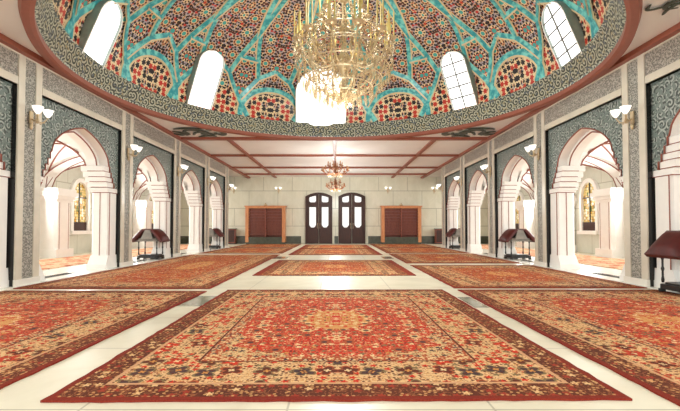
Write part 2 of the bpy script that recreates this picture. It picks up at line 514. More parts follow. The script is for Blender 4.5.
def build_uv(b, name, mat, uvl, parent=None):
    me = bpy.data.meshes.new(name); me.from_pydata(b.v, [], b.f); me.materials.append(mat)
    l = me.uv_layers.new(name='UVMap')
    for lp in me.loops: l.data[lp.index].uv = uvl[lp.vertex_index]
    me.polygons.foreach_set('use_smooth', [True]*len(b.f)); me.update()
    o = bpy.data.objects.new(name, me); COL.objects.link(o)
    if parent: o.parent = parent
    return o
dome = struct(build_uv(b, 'ceiling_dome', M['dome'], uvl), 'great tiled dome of rosette mosaic and turquoise strapwork', 'dome')
# cornice band between rim and dome
b = MB(); uvl = []
prof = [(DR, CH-.02), (DR, CH+.06), (DR-.05, CH+.08), (DR-.16, CH+.44), (SR-.1, SZ+.0), (SR, SZ+.03)]
L = [0]
for i in range(1, len(prof)): L.append(L[-1]+math.hypot(prof[i][0]-prof[i-1][0], prof[i][1]-prof[i-1][1]))
for i in range(NU+1):
    a = 2*PI*i/NU
    for (r, z), l in zip(prof, L):
        b.v.append((r*math.sin(a), DY+r*math.cos(a), z)); uvl.append((a*DR, l))
K = len(prof)
for i in range(NU):
    for j in range(K-1):
        q = i*K+j; b.face((q, q+1, q+K+1, q+K))
struct(build_uv(b, 'trim_%d' % tn, M['cornice'], uvl), 'grey green patterned cornice band around the foot of the dome', 'cornice'); tn += 1
b = MB()
P = [(DR-.01, CH-.1), (DR+.05, CH-.12), (DR+.15, CH-.12), (DR+.19, CH-.001)]
for i in range(NU):
    a, a2 = 2*PI*i/NU, 2*PI*(i+1)/NU
    for (r0,z0),(r1,z1) in zip([(DR-.01, CH)]+P, P):
        b.quad((r0*math.sin(a),DY+r0*math.cos(a),z0),(r1*math.sin(a),DY+r1*math.cos(a),z1),(r1*math.sin(a2),DY+r1*math.cos(a2),z1),(r0*math.sin(a2),DY+r0*math.cos(a2),z0))
# the ring is cut by the side walls
for i, v in enumerate(b.v):
    if abs(v[0]) > WX+.02: b.v[i] = (math.copysign(WX+.02, v[0]), v[1], v[2])
struct(b.build('trim_%d' % tn, M['beam'], fix=False), 'red brown ring around the rim of the dome', 'ring'); tn += 1

# strapwork
def up_map(p):
    K = [(0,0),(10,12.),(20,24.),(28,33.5),(40,48),(62,68),(82,84),(90,90)]
    for (a, b), (c, d) in zip(K, K[1:]):
        if p <= c: return b+(d-b)*(p-a)/(c-a)
    return p
def ribbon(mb, pts, w, off):                      # pts in (u, ph)
    V = [dome_pt(u, up_map(ph), off) for u, ph in pts]
    C0 = Vector((0, DY, SZ)); rows = []
    for i, p in enumerate(V):
        t = (V[min(i+1,len(V)-1)]-V[max(i-1,0)]).normalized()
        nrm = (C0-p).normalized(); sd = t.cross(nrm).normalized()
        rows.append((p-sd*w/2, p-sd*w/2+nrm*.0, p+sd*w/2))
    for r0, r1 in zip(rows, rows[1:]): mb.quad(r0[0], r0[2], r1[2], r1[0])
def seg(a, b, n=5): return [(a[0]+(b[0]-a[0])*i/n, a[1]+(b[1]-a[1])*i/n) for i in range(n+1)]
lines = []
for k in range(-8, 8):
    uk = 22.5*k; mid = uk+11.25
    for q in (-1, 1):
        lines.append(seg((mid+q*5.4,20.5),(mid,9.5)))
        lines.append(seg((mid+q*5.4,20.5),(mid+q*3.6,28.5)))
        lines.append(seg((mid+q*3.6,28.5),(mid,40)))
        lines.append(seg((mid+q*5.4,20.5),(mid+q*11.25,25.)))
        lines.append(seg((mid,40),(mid+q*3.2,62),8)); lines.append(seg((mid+q*3.2,62),(mid,74),6))
    lines.append(seg((mid-3.6,28.5),(mid+3.6,28.5)))
    lines.append(seg((mid,74),(mid,82),4))
    if k % 2:
        n = 24
        lines.append([(uk-10.6*math.cos(PI*i/n), .8+15.5*math.sin(PI*i/n)**.8) for i in range(n+1)])
        for q in (-1, 1): lines.append(seg((uk+q*11.25,9.5),(uk+q*8.,.8)))
lines.append([(-180+360*i/96, 82) for i in range(97)])
b1, b2 = MB(), MB()
for ln in lines:
    big = 1.3 if min(p[1] for p in ln) < 7 else 1.
    ribbon(b1, ln, .23*big, .012); ribbon(b2, ln, .135*big, .024)
b1.build('strapwork_edging', M['edging'], dome, fix=False); b2.build('strapwork', M['strap'], dome, fix=False)

# dome windows
def dome_window(n, az, w, ph0, ph1, bars, label):
    root = struct(bpy.data.objects.new('window_%d' % n, None), label, 'window'); COL.objects.link(root)
    c = R(az)
    def pt(t, ph, off):                            # t metres sideways
        if off <= 0: return ell(c + t/(SR*math.cos(R(ph))), ph, -.02)
        lo, hi = ell(c, ph0, .0), ell(c, ph1, .0)        # flat leaning window
        f = (ph-ph0)/(ph1-ph0)
        nrm = (hi-lo).cross(Vector((math.cos(c), -math.sin(c), 0))).normalized()
        if nrm.dot(Vector((0, DY, SZ))-lo) < 0: nrm = -nrm
        return lo+(hi-lo)*f+Vector((math.cos(c), -math.sin(c), 0))*t+nrm*off
    hh = arc_len(ph1)-arc_len(max(ph0,0)); arc = w*.5
    def half(v):                                   # half width at height v (0..1)
        h = v*hh
        if h < hh-arc: return w/2
        k = (h-(hh-arc))/arc
        return w/2*math.sqrt(max(0, 1-k*k))
    b = MB(); nv = 26
    b.grid(lambda i, j: pt((2*i-1)*max(half(j), .02), ph0+(ph1-ph0)*j, .04), 8, nv)
    b.build('pane', M['pane'], root, fix=False)
    b = MB()
    out = [(-half(j/nv), ph0+(ph1-ph0)*j/nv) for j in range(nv+1)] + [(half(j/nv), ph0+(ph1-ph0)*j/nv) for j in range(nv, -1, -1)]
    for (t0, a0), (t1, a1) in zip(out, out[1:]):
        k = 1.0
        b.quad(pt(t0,a0,.0), pt(t1,a1,.0), pt(t1,a1,.09), pt(t0,a0,.09), 0)
        e0 = t0+math.copysign(.035, t0); e1 = t1+math.copysign(.035, t1)
        b.quad(pt(t0,a0,.09), pt(t1,a1,.09), pt(e1,a1+.2,.09), pt(e0,a0+.2,.09), 1)
        b.quad(pt(e0,a0+.2,.09), pt(e1,a1+.2,.09), pt(e1,a1,.0), pt(e0,a0,.0), 0)
    b.build('window_frame', [M['darkreveal'], M['white']], root, fix=False)
    if bars:
        b = MB()
        b.tube([pt(0, ph0+(ph1-ph0)*j/10*.99, .06) for j in range(11)], .024, 4)
        for j in (.2,.4,.6,.8):
            ph = ph0+(ph1-ph0)*j
            b.tube([pt(half(j)*q, ph, .06) for q in (-1,-.5,0,.5,1)], .024, 4)
        b.build('glazing_bar', M['mull'], root)
wn = 1
for az, w, p0, p1, bars, lb in ((-5.2,1.75,-1.,34.,False,'wide bright dome window behind the large crystal chandelier'),
      (-51.5,.8,1.,32.,False,'arched bright dome window left of the large chandelier'), (50.3,.8,1.,32.,True,'arched bright dome window right of the large chandelier'),
      (-93.5,.84,-.5,25.5,False,'arched bright dome window near the upper left corner'), (93.,.88,-.5,25.5,True,'arched gridded dome window near the upper right corner'),
      (135.,1.05,.8,36,True,'dome window behind the viewer on the right'), (-135.,1.05,.8,36,True,'dome window behind the viewer on the left'), (180.,1.05,.8,36,True,'dome window straight above and behind the viewer')):
    dome_window(wn, az, w, p0, p1, bars, lb); wn += 1

# calligraphic flourishes on the ceiling corners
def flourish(x, y, sx, label, sc=1., fat=1., tall=1.):
    b = MB()
    def st(pts, r):
        n = 24; P = []
        for i in range(n+1):
            t = i/n*(len(pts)-1); k = min(int(t), len(pts)-2); f = t-k
            p0, p1, p2, p3 = [Vector((*pts[max(0,min(len(pts)-1,k+d))], 0)) for d in (-1,0,1,2)]
            q = .5*((2*p1)+(p2-p0)*f+(2*p0-5*p1+4*p2-p3)*f*f+(3*p1-p0-3*p2+p3)*f**3)
            P.append((q.x*sc*sx, q.y*sc*tall, 0))
        b.tube(P, r, 6, rr=[fat*r*(.35+.65*math.sin(PI*min(1,max(0,(i+1)/(n+2))))) for i in range(n+1)])
    st([(-.55,.1),(-.35,-.18),(.0,-.2),(.3,-.02),(.22,.2),(.02,.16)], .045)
    st([(-.3,.3),(-.1,.05),(.15,.02),(.5,.25),(.62,.05)], .04)
    st([(-.6,.35),(-.45,.2),(-.42,-.05)], .035); st([(.1,.42),(.16,.2),(.1,-.1)], .035); st([(.4,-.25),(.55,-.2),(.6,-.32)], .035)
    if tall > 1:
        st([(-.85,-.1),(-.6,.1),(-.75,.3),(-.95,.15)], .05); st([(.65,-.2),(.9,.0),(.8,.3),(.6,.2)], .05); st([(-.2,.5),(.2,.38),(.5,.45)], .05); st([(-.7,-.3),(-.3,-.36),(.1,-.33),(.5,-.38)], .05)
    for v in range(len(b.v)): b.v[v] = (b.v[v][0], b.v[v][1], b.v[v][2]*.25)
    tag(b.build('calligraphy_ornament', M['ink'], loc=(x, y, CH-.034)), label, 'ornament', 'calligraphy on the ceiling corners')
flourish(-5.15, 5.6, 1, 'dark calligraphic flourish on the ceiling at the upper left corner', .8)
flourish(5.2, 5.9, -1, 'dark calligraphic flourish on the ceiling at the upper right corner', .8)
flourish(-4.7, 14.05, 1, 'dark calligraphic flourish on the ceiling left behind the dome', .95, 2.2, 1.5)
flourish(4.7, 14.05, -1, 'dark calligraphic flourish on the ceiling right behind the dome', .95, 2.2, 1.5)

# ------------------------------------------------------------------ arcades
ORD = ['nearest', 'second', 'third', 'fourth', 'fifth', 'farthest']
def arch_curve(hw=1.07, zs=2.68, rise=.74, n=20):
    return [(hw*u, zs+rise*(.72*math.sqrt(1-u*u)+.28*(1-abs(u)))) for u in (-1+2*i/(2*n) for i in range(2*n+1))]
def arch_outline():
    st = [(-1.32,2.12),(-1.32,2.26),(-1.25,2.26),(-1.25,2.39),(-1.18,2.39),(-1.18,2.52),(-1.11,2.52),(-1.11,2.66),(-1.07,2.68)]
    return st[:-1] + arch_curve() + [(-t, z) for t, z in reversed(st[:-1])]

def make_pier(s, y, label):
    t = thing('pier', label, 'pillar', (s*WX, y, 0), 0, 'piers of the arcades')
    def bx(name, mat, x0, x1, y0, y1, z0, z1):
        b = MB(); b.box(s*x0, s*x1, y0, y1, z0, z1); return b.build(name, mat, t)
    bx('shaft', M['strip'], .02, .6, -.15, .15, .12, 4.28)
    for q in (-1, 1):
        bx('frame_strip', M['cream'], 0., .6, q*.14, q*(PH-.012), .12, 4.28)
        bx('side_panel', M['black'], .03, .59, q*(PH-.012), q*PH, .0, 3.72)  # both side faces of the pier coloured plain black
    bx('plinth', M['marble'], -.02, .58, -PH+.001, PH-.001, 0, .14)
    return t
def make_arch(s, y, hb, label):
    t = thing('arch', label, 'arch', (s*PX, y, 0), 0, 'arches of the arcades')
    out = arch_outline(); top = 3.74
    b = MB()
    b.poly([(0,-hb,2.12),(0,-1.32,2.12),(0,-1.32,top),(0,-hb,top)]); b.poly([(0,1.32,2.12),(0,hb,2.12),(0,hb,top),(0,1.32,top)])
    for (a, za), (c, zc) in zip(out, out[1:]):
        if abs(c-a) > 1e-6: b.quad((0,a,za),(0,c,zc),(0,c,top),(0,a,top))
    b.build('spandrel', M['panel'], t, fix=False)
    # two recessed white orders
    A = arch_curve(); 
    def order(k, x0, x1, name):
        C = [(0+a*k, 2.68+(z-2.68)*k) for a, z in A]
        Pv = arch_outline() if k == 1 else None
        b = MB()
        src = Pv or C
        for (a, za), (c, zc) in zip(src, src[1:]): b.quad((s*x0,a,za),(s*x0,c,zc),(s*x1,c,zc),(s*x1,a,za), 0, False)
        # face of this order up to the outer one
        if k < 1:
            for (a, za), (c, zc), (A0, Z0), (A1, Z1) in zip(C, C[1:], A, A[1:]): b.quad((s*x0,a,za),(s*x0,c,zc),(s*x0,A1,Z1+.02),(s*x0,A0,Z0+.02))
            for q in (0, -1):
                a, za = C[q]; a0 = A[q][0]
                b.quad((s*x0,a,za),(s*x0,a0,za),(s*x0,a0,2.5),(s*x0,a,2.5)); b.quad((s*x0,a,za),(s*x1,a,za),(s*x1,a,2.5),(s*x0,a,2.5))
        b.build(name, M['white'], t, fix=False)
        b = MB(); b.tube([(s*(x0-.004),a,z) for a, z in (Pv or C)], .017, 5); b.build('arch_line', M['redline'], t)
    order(1, 0, .24, 'arch_order'); order(.88, .24, .48, 'arch_order')
    b = MB(); C = [(a*.88, 2.68+(z-2.68)*.88) for a, z in A]
    b.poly([(s*.48,-hb,2.5),(s*.48,C[0][0],2.5),(s*.48,C[0][0],4.3),(s*.48,-hb,4.3)]); b.poly([(s*.48,C[-1][0],2.5),(s*.48,hb,2.5),(s*.48,hb,4.3),(s*.48,C[-1][0],4.3)])
    for (a, za), (c, zc) in zip(C, C[1:]): b.quad((s*.48,a,za),(s*.48,c,zc),(s*.48,c,4.3),(s*.48,a,4.3))
    b.build('rear_face', M['white'], t, fix=False)
    for q, w in ((-1, .16), (1, .4)):               # stepped imposts standing on the columns
        b, r = MB(), MB()
        for ww, z0, z1 in ((w+.1,2.121,2.26),(w+.16,2.26,2.38),(w+.21,2.38,2.52),(w+.26,2.52,2.66)):
            b.box(s*.012, s*(.46+(ww-w)*.5), q*hb, q*(hb-ww), z0, z1)
            r.tube([(s*.008, q*(hb-.02), z0+.01), (s*.008, q*(hb-ww-.004), z0+.01), (s*.42, q*(hb-ww-.004), z0+.01)], .008, 4)
        im = b.build('impost', M['white'], t); r.build('moulding_line', M['redline'], im)
    return t
def make_column(s, y, q, label, w=.4):             # q: which way the opening lies from the pier
    t = thing('column', label, 'column', (s*(PX+.004), y, 0), 0, 'white columns under the arches')
    def blk(mb, x0, x1, w, z0, z1, ch=0.):
        mb.box(s*x0, s*x1, 0, q*w, z0, z1, 0, ch)
    b = MB(); blk(b, .0, .46, w, .34, 2.0, .05); b.build('shaft', M['white'], t)
    b = MB(); blk(b, -.02, .5, w+.12, .0, .14)
    b.frustum(*(sorted((s*-.01, s*.48))), *(sorted((0, q*(w+.1)))), .14, *(sorted((s*.0, s*.46))), *(sorted((0, q*w))), .36); b.build('base', M['white'], t)
    b = MB()
    for ww, z0, z1 in ((w+.03,2.0,2.06),(w+.07,2.06,2.116)):
        b.box(0, s*(.46+(ww-w)*.5), 0, q*ww, z0, z1)
    b.build('capital', M['white'], t)
    b = MB()
    b.tube([(s*-.004, q*.02, 2.0), (s*-.004, q*(w+.03), 2.0), (s*.42, q*(w+.03), 2.0)], .009, 4)
    for xx in (.0, .23): b.tube([(s*xx, q*(w-(.04 if xx == 0 else -.004)), .36), (s*xx, q*(w-(.04 if xx == 0 else -.004)), 2.0)], .010, 4)
    b.build('corner_line', M['redline'], t)
    return t

for s, nm in ((-1,'left'),(1,'right')):
    for i, y in enumerate(PIERS):
        make_pier(s, y, 'cream framed pier with grey mosaic strip, %s in the %s arcade' % (ORD[i], nm))
        if i < 5: make_column(s, y+PH+.002, 1, 'white column on the far side of the %s pier of the %s arcade' % (ORD[i], nm), .16)
        if i > 0: make_column(s, y-PH-.002, -1, 'white column on the near side of the %s pier of the %s arcade' % (ORD[i], nm))
    for i in range(5):
        yc = (PIERS[i]+PIERS[i+1])/2; hb = (PIERS[i+1]-PIERS[i])/2-PH-.001
        make_arch(s, yc, hb, 'white pointed arch under grey tile spandrels, %s in the %s arcade' % (ORD[i] if i < 4 else 'last', nm))
    # frieze above the arches
    fr = struct(bpy.data.objects.new('trim_%d' % tn, None), 'grey mosaic frieze with cream mouldings above the %s arches' % nm, 'frieze'); COL.objects.link(fr); tn += 1
    b = MB(); b2 = MB()
    for i in range(5):
        y0, y1 = PIERS[i]+PH+.001, PIERS[i+1]-PH-.001
        b.box(s*(WX+.02), s*(WX+.7), y0, y1, 3.72, 4.28)
        b2.box(s*WX, s*(WX+.7), y0, y1, 3.72, 3.86)
        b2.box(s*(WX-.001), s*(WX+.7), y0-2*PH, y1+.0, 4.27, 4.395)
    b2.box(s*(WX-.001), s*(WX+.7), PIERS[5]-PH, PIERS[5]+PH, 4.27, 4.395)
    b.build('frieze_band', M['frieze'], fr); b2.build('moulding', M['cream'], fr)
    # marble sill under the arcade
    b = MB(); b.box(s*(WX-.06), s*7.25, PIERS[0]-1, PIERS[5]+.9, .0005, .02)
    struct(b.build('trim_%d' % tn, M['marble']), 'white marble sill under the %s arcade' % nm, 'sill'); tn += 1
    # vents
    for i in range(0, 5):
        b = MB(); yc = (PIERS[i]+PIERS[i+1])/2-.45
        v = thing('floor_vent', 'dark slotted floor vent in the marble sill of the %s %s arch' % (ORD[i] if i < 4 else 'last', nm), 'vent', (s*6.15, yc, .021), 0, 'vents along the sills')
        b.box(-.1, .1, -.55, .55, 0, .006); b.build('grille_plate', M['vent'], v)
        b = MB()
        for k in range(14): b.box(-.085, .085, -.51+k*.075, -.475+k*.075, .006, .012)
        b.build('slat', M['black'], v)
    # aisle carpet
    b = MB(); b.box(s*7.4, s*9.7, 2, 25.5, .001, .015)
    tag(b.build('aisle_carpet', M['aisle']), 'tan patterned carpet lying along the %s aisle behind the arches' % nm, 'carpet')
    # aisle vaults
    YB = [PIERS[0]-3.5] + PIERS + [25.1, 28.6]
    b = MB(); rb = MB()
    pf = lambda u: .8*math.sqrt(max(0, 1-u*u))+.2*(1-abs(u))
    for y0, y1 in zip(YB, YB[1:]):
        def vz(i, j, y0=y0, y1=y1):
            u, v = 2*i-1, 2*j-1
            return (s*(BX+(OX-BX)*i), y0+(y1-y0)*j, 2.55+1.25*max(pf(u), pf(v)))
        b.grid(vz, 28, 28, 0, False)
        for d in (0, 1):
            rb.tube([Vector(vz(k/24, k/24 if d == 0 else 1-k/24))+Vector((0,0,-.01)) for k in range(25)], .028, 5)
        for off in (.3, -.3):
            yy = y1+off
            pts = [(s*(BX+(OX-BX)*k/24), yy, 2.5+1.25*pf(2*k/24-1)) for k in range(25)]
            rb.tube(pts, .022, 5)
        pts = [(s*(BX+(OX-BX)*k/24), 2.5+1.25*pf(2*k/24-1)) for k in range(25)]
        for (xa, za), (xb, zb) in zip(pts, pts[1:]):
            b.quad((xa,y1-.3,za),(xb,y1-.3,zb),(xb,y1+.3,zb),(xa,y1+.3,za))
            b.quad((xa,y1-.3,za),(xb,y1-.3,zb),(xb,y1-.3,zb+.3),(xa,y1-.3,za+.3))
    va = struct(b.build('ceiling_'+nm, M['white'], fix=False), 'white groin vaults over the %s aisle' % nm, 'vault')
    rb.build('vault_rib', M['redline'], va)
    # pilasters and windows on the outer wall
    for i, y in enumerate(PIERS[2:]+[25.1]):
        t = thing('pilaster', 'white pilaster on the outer wall of the %s aisle, %s visible one' % (nm, ORD[i] if i < 4 else 'farthest'), 'column', (s*(OX-.012), y, 0), 0, 'pilasters of the aisles')
        b = MB(); b.box(0, -s*.7, -.42, .42, .3, 2.0, 0, .1); b.build('shaft', M['white'], t)
        b = MB(); b.box(0, -s*.76, -.48, .48, 0, .3); b.build('base', M['white'], t)
        b = MB()
        for e, z0, z1 in ((.03,2.0,2.1),(.09,2.1,2.22),(.16,2.22,2.38),(.1,2.38,2.49)): b.box(0, -s*(.7+e), -.42-e, .42+e, z0, z1)
        b.build('capital', M['white'], t)
        b = MB()
        for yy in (-.25,.25): b.tube([(-s*.703, yy, .3), (-s*.703, yy, 2.0)], .010, 4)
        b.build('corner_line', M['redline'], t)
    for i, y in enumerate([13.2, 16.95, 20.35, 23.5]):
        w = struct(bpy.data.objects.new('window_%d' % wn, None), 'arched yellow stained glass window of the %s aisle, %s visible one' % (nm, ORD[i] if i < 3 else 'farthest'), 'window'); COL.objects.link(w); wn += 1
        w.location = (s*OX, y, 0)
        def ol(hw, z0, zt, n=14):
            return [(-hw, z0)] + [(-hw*math.cos(PI*k/n), zt-hw*1.15+hw*1.15*math.sin(PI*k/n)) for k in range(n+1)] + [(hw, z0)]
        I, O = ol(.46, .95, 2.95), ol(.62, .85, 3.12)
        b = MB()
        for a, c, d, e in zip(I, I[1:], O, O[1:]):
            b.quad((-s*.12,a[0],a[1]),(-s*.12,c[0],c[1]),(-s*.12,e[0],e[1]),(-s*.12,d[0],d[1]))
            b.quad((-s*.12,a[0],a[1]),(-s*.12,c[0],c[1]),(0,c[0],c[1]),(0,a[0],a[1]))
            b.quad((-s*.12,d[0],d[1]),(-s*.12,e[0],e[1]),(0,e[0],e[1]),(0,d[0],d[1]))
        b.box(-s*.2, 0, -.66, .66, .8, .95); b.build('window_frame', M['white'], w, fix=False)
        b = MB(); b.poly([(-s*.02, p[0], p[1]) for p in I]); b.build('pane', M['stained'], w)
        b = MB(); b.box(-s*.05, -s*.02, -.02, .02, 1.3, 2.94); b.box(-s*.05, -s*.02, -.46, .46, 2.3, 2.34); b.build('glazing_bar', M['ebony'], w)
        b = MB(); b.box(-s*.06, -s*.02, -.45, .45, .95, 1.3); b.build('bottom_panel', M['door'], w)

# ------------------------------------------------------------------ far wall: doors, shoe cabinets, boxes
def door(n, x, label):
    r = struct(bpy.data.objects.new('door_%d' % n, None), label, 'door'); COL.objects.link(r); r.location = (x, BY, 0)
    W, H, S = .88, 3.1, .26
    def top(t): return H+S*(1-(t/W)**2)
    N = 16; ts = [-W+2*W*i/N for i in range(N+1)]
    b = MB()                                        # arched frame
    for a, c in zip(ts, ts[1:]):
        b.quad((a,-.2,top(a)-.09),(c,-.2,top(c)-.09),(c,-.2,top(c)),(a,-.2,top(a))); b.quad((a,-.2,top(a)),(c,-.2,top(c)),(c,0,top(c)),(a,0,top(a)))
        b.quad((a,-.2,top(a)-.09),(c,-.2,top(c)-.09),(c,-.06,top(c)-.09),(a,-.06,top(a)-.09))
    b.box(-W,-W+.08,-.2,0,0,top(W)); b.box(W-.08,W,-.2,0,0,top(W)); b.build('door_frame', M['door'], r, fix=False)
    for q in (-1, 1):
        lf = None; b = MB()
        x0, x1 = (q*.015, q*(W-.08)); xs = sorted((x0, x1))
        n2 = 10; tt = [xs[0]+(xs[1]-xs[0])*i/n2 for i in range(n2+1)]
        f = [(t, 0.02) for t in tt]; g = [(t, top(t)-.09) for t in tt]
        for (a, z0), (c, z1), (d, z2), (e, z3) in zip(f, f[1:], g, g[1:]):
            b.quad((a,-.1,z0),(c,-.1,z1),(e,-.1,z3),(d,-.1,z2))
        b.box(xs[0]+.02, xs[1]-.02, -.14, -.1, .1, .95); b.box(xs[0]+.06, xs[1]-.06, -.155, -.14, .2, .85)
        b.box(xs[0], xs[1], -.13, -.1, 2.44, 2.72)
        lf = b.build('door_leaf', M['door'], r, fix=False)
        cx = (xs[0]+xs[1])/2; hw = .215
        b = MB()
        b.poly([(cx-hw,-.115,1.22),(cx-hw+.12,-.115,1.07),(cx+hw-.12,-.115,1.07),(cx+hw,-.115,1.22),(cx+hw,-.115,2.4),(cx-hw,-.115,2.4)])
        b.build('pane', M['pane2'], lf)
        b = MB()
        pts = [(cx-hw+.12*0,2.78),(cx-hw+.08,2.72),(cx+hw-.08,2.72),(cx+hw,2.78)]
        tp = [(cx+hw-2*hw*i/6, top(cx+hw-2*hw*i/6)-.2) for i in range(7)]
        b.poly([(p[0],-.135,p[1]) for p in pts+tp]); b.build('pane', M['pane2'], lf)
        b = MB(); b.tube([(q*.08,-.16,1.0),(q*.08,-.2,1.05),(q*.08,-.2,1.3),(q*.08,-.16,1.35)], .018, 6); b.build('handle', M['gold'], lf)
M['pane2'] = m_pane('bright_door_glass', 1.1)
door(1, -1.09, 'left dark walnut arched double door with tall white panes')
door(2, 1.07, 'right dark walnut arched double door with tall white panes')

def cabinet(x, label):
    t = thing('shoe_cabinet', label, 'cabinet', (x, BY-.32, 0), 0, 'wooden cabinets on the far wall')
    W, H = 1.28, 2.3
    b = MB()
    for q in (-1, 1): b.box(q*(W-.2), q*W, -.3, .27, .12, H)
    b.box(-W, W, -.3, .27, H, H+.1); b.box(-W-.06, W+.06, -.34, .27, H+.1, H+.17)
    b.build('frame', M['framewood'], t)
    b = MB(); b.box(-W+.2, W-.2, .2, .27, .12, H); b.build('back_panel', M['shelfwood'], t)
    b = MB(); b.box(-W+.02, W-.02, -.24, .26, 0, .45); b.build('plinth', M['plinth'], t)
    b = MB(); b.box(-.035, .035, -.28, .2, .45, H); b.build('centre_post', M['shelfwood'], t)
    for q in (-1, 1):
        for k in range(9):
            z = .6+k*.186
            b = MB(); b.prism([(q*.035,-.24),(q*(W-.2),-.24),(q*(W-.2),.2),(q*.035,.2)][::1 if q > 0 else -1], z, z+.045)
            b.box(q*.035, q*(W-.2), -.02, .0, z+.045, z+.186)
            b.build('shelf', M['shelfwood'], t)
    b = MB(); b.lathe([(.02,0),(.1,.01),(.12,.07),(.05,.12),(.03,.18),(.001,.2)], 10, (0,-.2,H+.17)); b.build('finial', M['gold'], t)
cabinet(-4.52, 'red brown slatted wooden cabinet on the far wall left of the doors')
cabinet(4.25, 'red brown slatted wooden cabinet on the far wall right of the doors')
def box_cab(x, y, label):
    t = thing('side_cabinet', label, 'cabinet', (x, y, 0))
    b = MB(); b.box(-.28,.28,-.2,.2,.06,.95); b.build('body', M['shelfwood'], t)
    b = MB(); b.box(-.31,.31,-.23,.23,.95,1.0); b.build('top', M['door'], t)
    b = MB(); b.box(-.25,.25,-.215,-.2,.12,.9); b.build('door', M['door'], t)
    b = MB(); b.box(-.27,.27,-.18,.19,0,.06); b.build('plinth', M['ebony'], t)
box_cab(-6.75, BY-.4, 'small dark red cabinet at the far left end of the hall')
box_cab(6.75, BY-.4, 'small dark red cabinet at the far right end of the hall')

# ------------------------------------------------------------------ book stands
def make_stand(label, loc):
    t = thing('book_stand', label, 'book stand', loc, 0, 'dark book stands on the sills'); t.scale = (1, .76, 1)
    b = MB(); b.box(-.36,.36,-.36,.36,.05,.13,0,.08); b.box(-.31,.31,-.3,.3,.13,.16,0,.08); b.build('base', M['ebony'], t)
    for x in (-.31, .31):
        for y in (-.31, .31):
            b = MB(); b.box(x-.04,x+.04,y-.04,y+.04,0,.05); b.build('foot', M['ebony'], t)
    for x, y in ((-.3,-.3),(.3,-.3),(-.3,.3),(.3,.3)):
        b = MB(); b.lathe([(.02,.15),(.028,.2),(.018,.25),(.018,.34),(.03,.38),(.018,.42),(.018,.52),(.028,.57),(.022,.62)], 8, (x,y,0)); b.build('post', M['ebony'], t)
    b = MB(); b.box(-.37,.37,-.38,.38,.6,.64,0,.06); b.box(-.34,.34,-.34,.34,.64,.7,0,.06); b.build('top_frame', M['grey'], t)
    for q in (-1, 1):
        b = MB()
        b.prism([(-.2,-.02),(.2,-.02),(.2,.02),(-.2,.02)], .68, .98, 0, [(-.09,-.02),(.09,-.02),(.09,.02),(-.09,.02)])
        for i in range(8): v = b.v[i]; b.v[i] = (v[0], v[1]+q*(.42-(v[2]-.68)*.3), v[2])
        b.build('end_panel', M['grey'], t)
    for q in (-1, 1):                               # padded sloping lids
        def f(i, j, up=1, q=q):
            e = .47-.06*j
            y = (2*i-1)*e
            bul = (1-(2*i-1)**4)*(1-(2*j-1)**4)
            x = .48-.36*j; z = .585+.40*j
            k = (.05+.085*bul)*up
            return (q*(x+k*.7), y, z+k*.7)
        b = MB()
        b.grid(lambda i, j: f(i, j, 1), 10, 8); b.grid(lambda i, j: f(i, j, -.4), 10, 8)
        m = 10
        for k in range(m):
            for j in (0, 1): b.quad(f(k/m,j,1), f((k+1)/m,j,1), f((k+1)/m,j,-.4), f(k/m,j,-.4))
        for k in range(8):
            for i in (0, 1): b.quad(f(i,k/8,1), f(i,(k+1)/8,1), f(i,(k+1)/8,-.4), f(i,k/8,-.4))
        b.build('lid', M['lid'], t)
    return t
st0 = make_stand('dark red book stand on the sill at the right edge of the photo', (5.87, 6.68, .021))
for loc, lb in (((-6.2,13.9,.021),'dark red book stand in the second full arch of the left arcade'),
                ((-6.15,20.6,.021),'dark red book stand in the last arch of the left arcade'),
                ((6.2,13.9,.021),'dark red book stand in the second full arch of the right arcade'),
                ((6.15,20.65,.021),'dark red book stand in the last arch of the right arcade')):
    c = copy_tree(st0); c.location = loc; c['label'] = lb

# ------------------------------------------------------------------ carpets
def carpet(cx, cy, w, l, mat, label, rz=0, z=0.001):
    b = MB(); n = 40
    hw, hl = w/2, l/2
    rnd = random.Random(int(cx*100+cy*10))
    out = []
    for i in range(n): out.append((-hw+w*i/n, -hl))
    for i in range(n): out.append((hw, -hl+l*i/n))
    for i in range(n): out.append((hw-w*i/n, hl))
    for i in range(n): out.append((-hw, hl-l*i/n))
    out = [(x+rnd.uniform(-.008,.008), y+rnd.uniform(-.008,.008)) for x, y in out]
    b.prism(out, 0, .014)
    o = b.build('carpet', mat, loc=(cx, cy, z)); o.rotation_euler.z = rz
    return tag(o, label, 'carpet', 'persian carpets on the marble floor')
W, Ln = 3.72, 4.54
mA = m_carpet('persian_carpet_wool', W/2, Ln/2)
carpet(.09, 4.88, W, Ln, mA, 'large red persian carpet in the centre foreground', R(.5))
mB = m_carpet('persian_carpet_wool_side', 3.46/2, 5.2/2, (196,50,34), (210,158,106), 1.7)
carpet(-3.88, 4.42, 3.46, 5.2, mB, 'red persian carpet in the left foreground, cut by the frame', R(-.8))
carpet(3.93, 4.55, 3.46, 5.2, mB, 'red persian carpet in the right foreground, cut by the frame', 0)
mC = m_carpet('persian_carpet_wool_long', 3.5/2, 8.9/2, (184,66,38), (204,142,84), 3.1, .12)
carpet(-3.9, 11.75, 3.5, 8.9, mC, 'long orange red carpet on the left, second from the front')
mD = m_carpet('persian_carpet_wool_orange', 3.46/2, 4.35/2, (184,64,36), (204,140,82), 4.3, .12)
carpet(3.93, 9.55, 3.46, 4.35, mD, 'orange red carpet on the right, second from the front')
carpet(0.04, 11.4, 3.7, 4.25, mD, 'orange red carpet in the middle, second from the front')
carpet(3.93, 14.6, 3.46, 4.35, mD, 'orange red carpet on the right, third from the front')
carpet(3.93, 19.4, 3.46, 4.35, mD, 'orange red carpet on the right, fourth from the front')
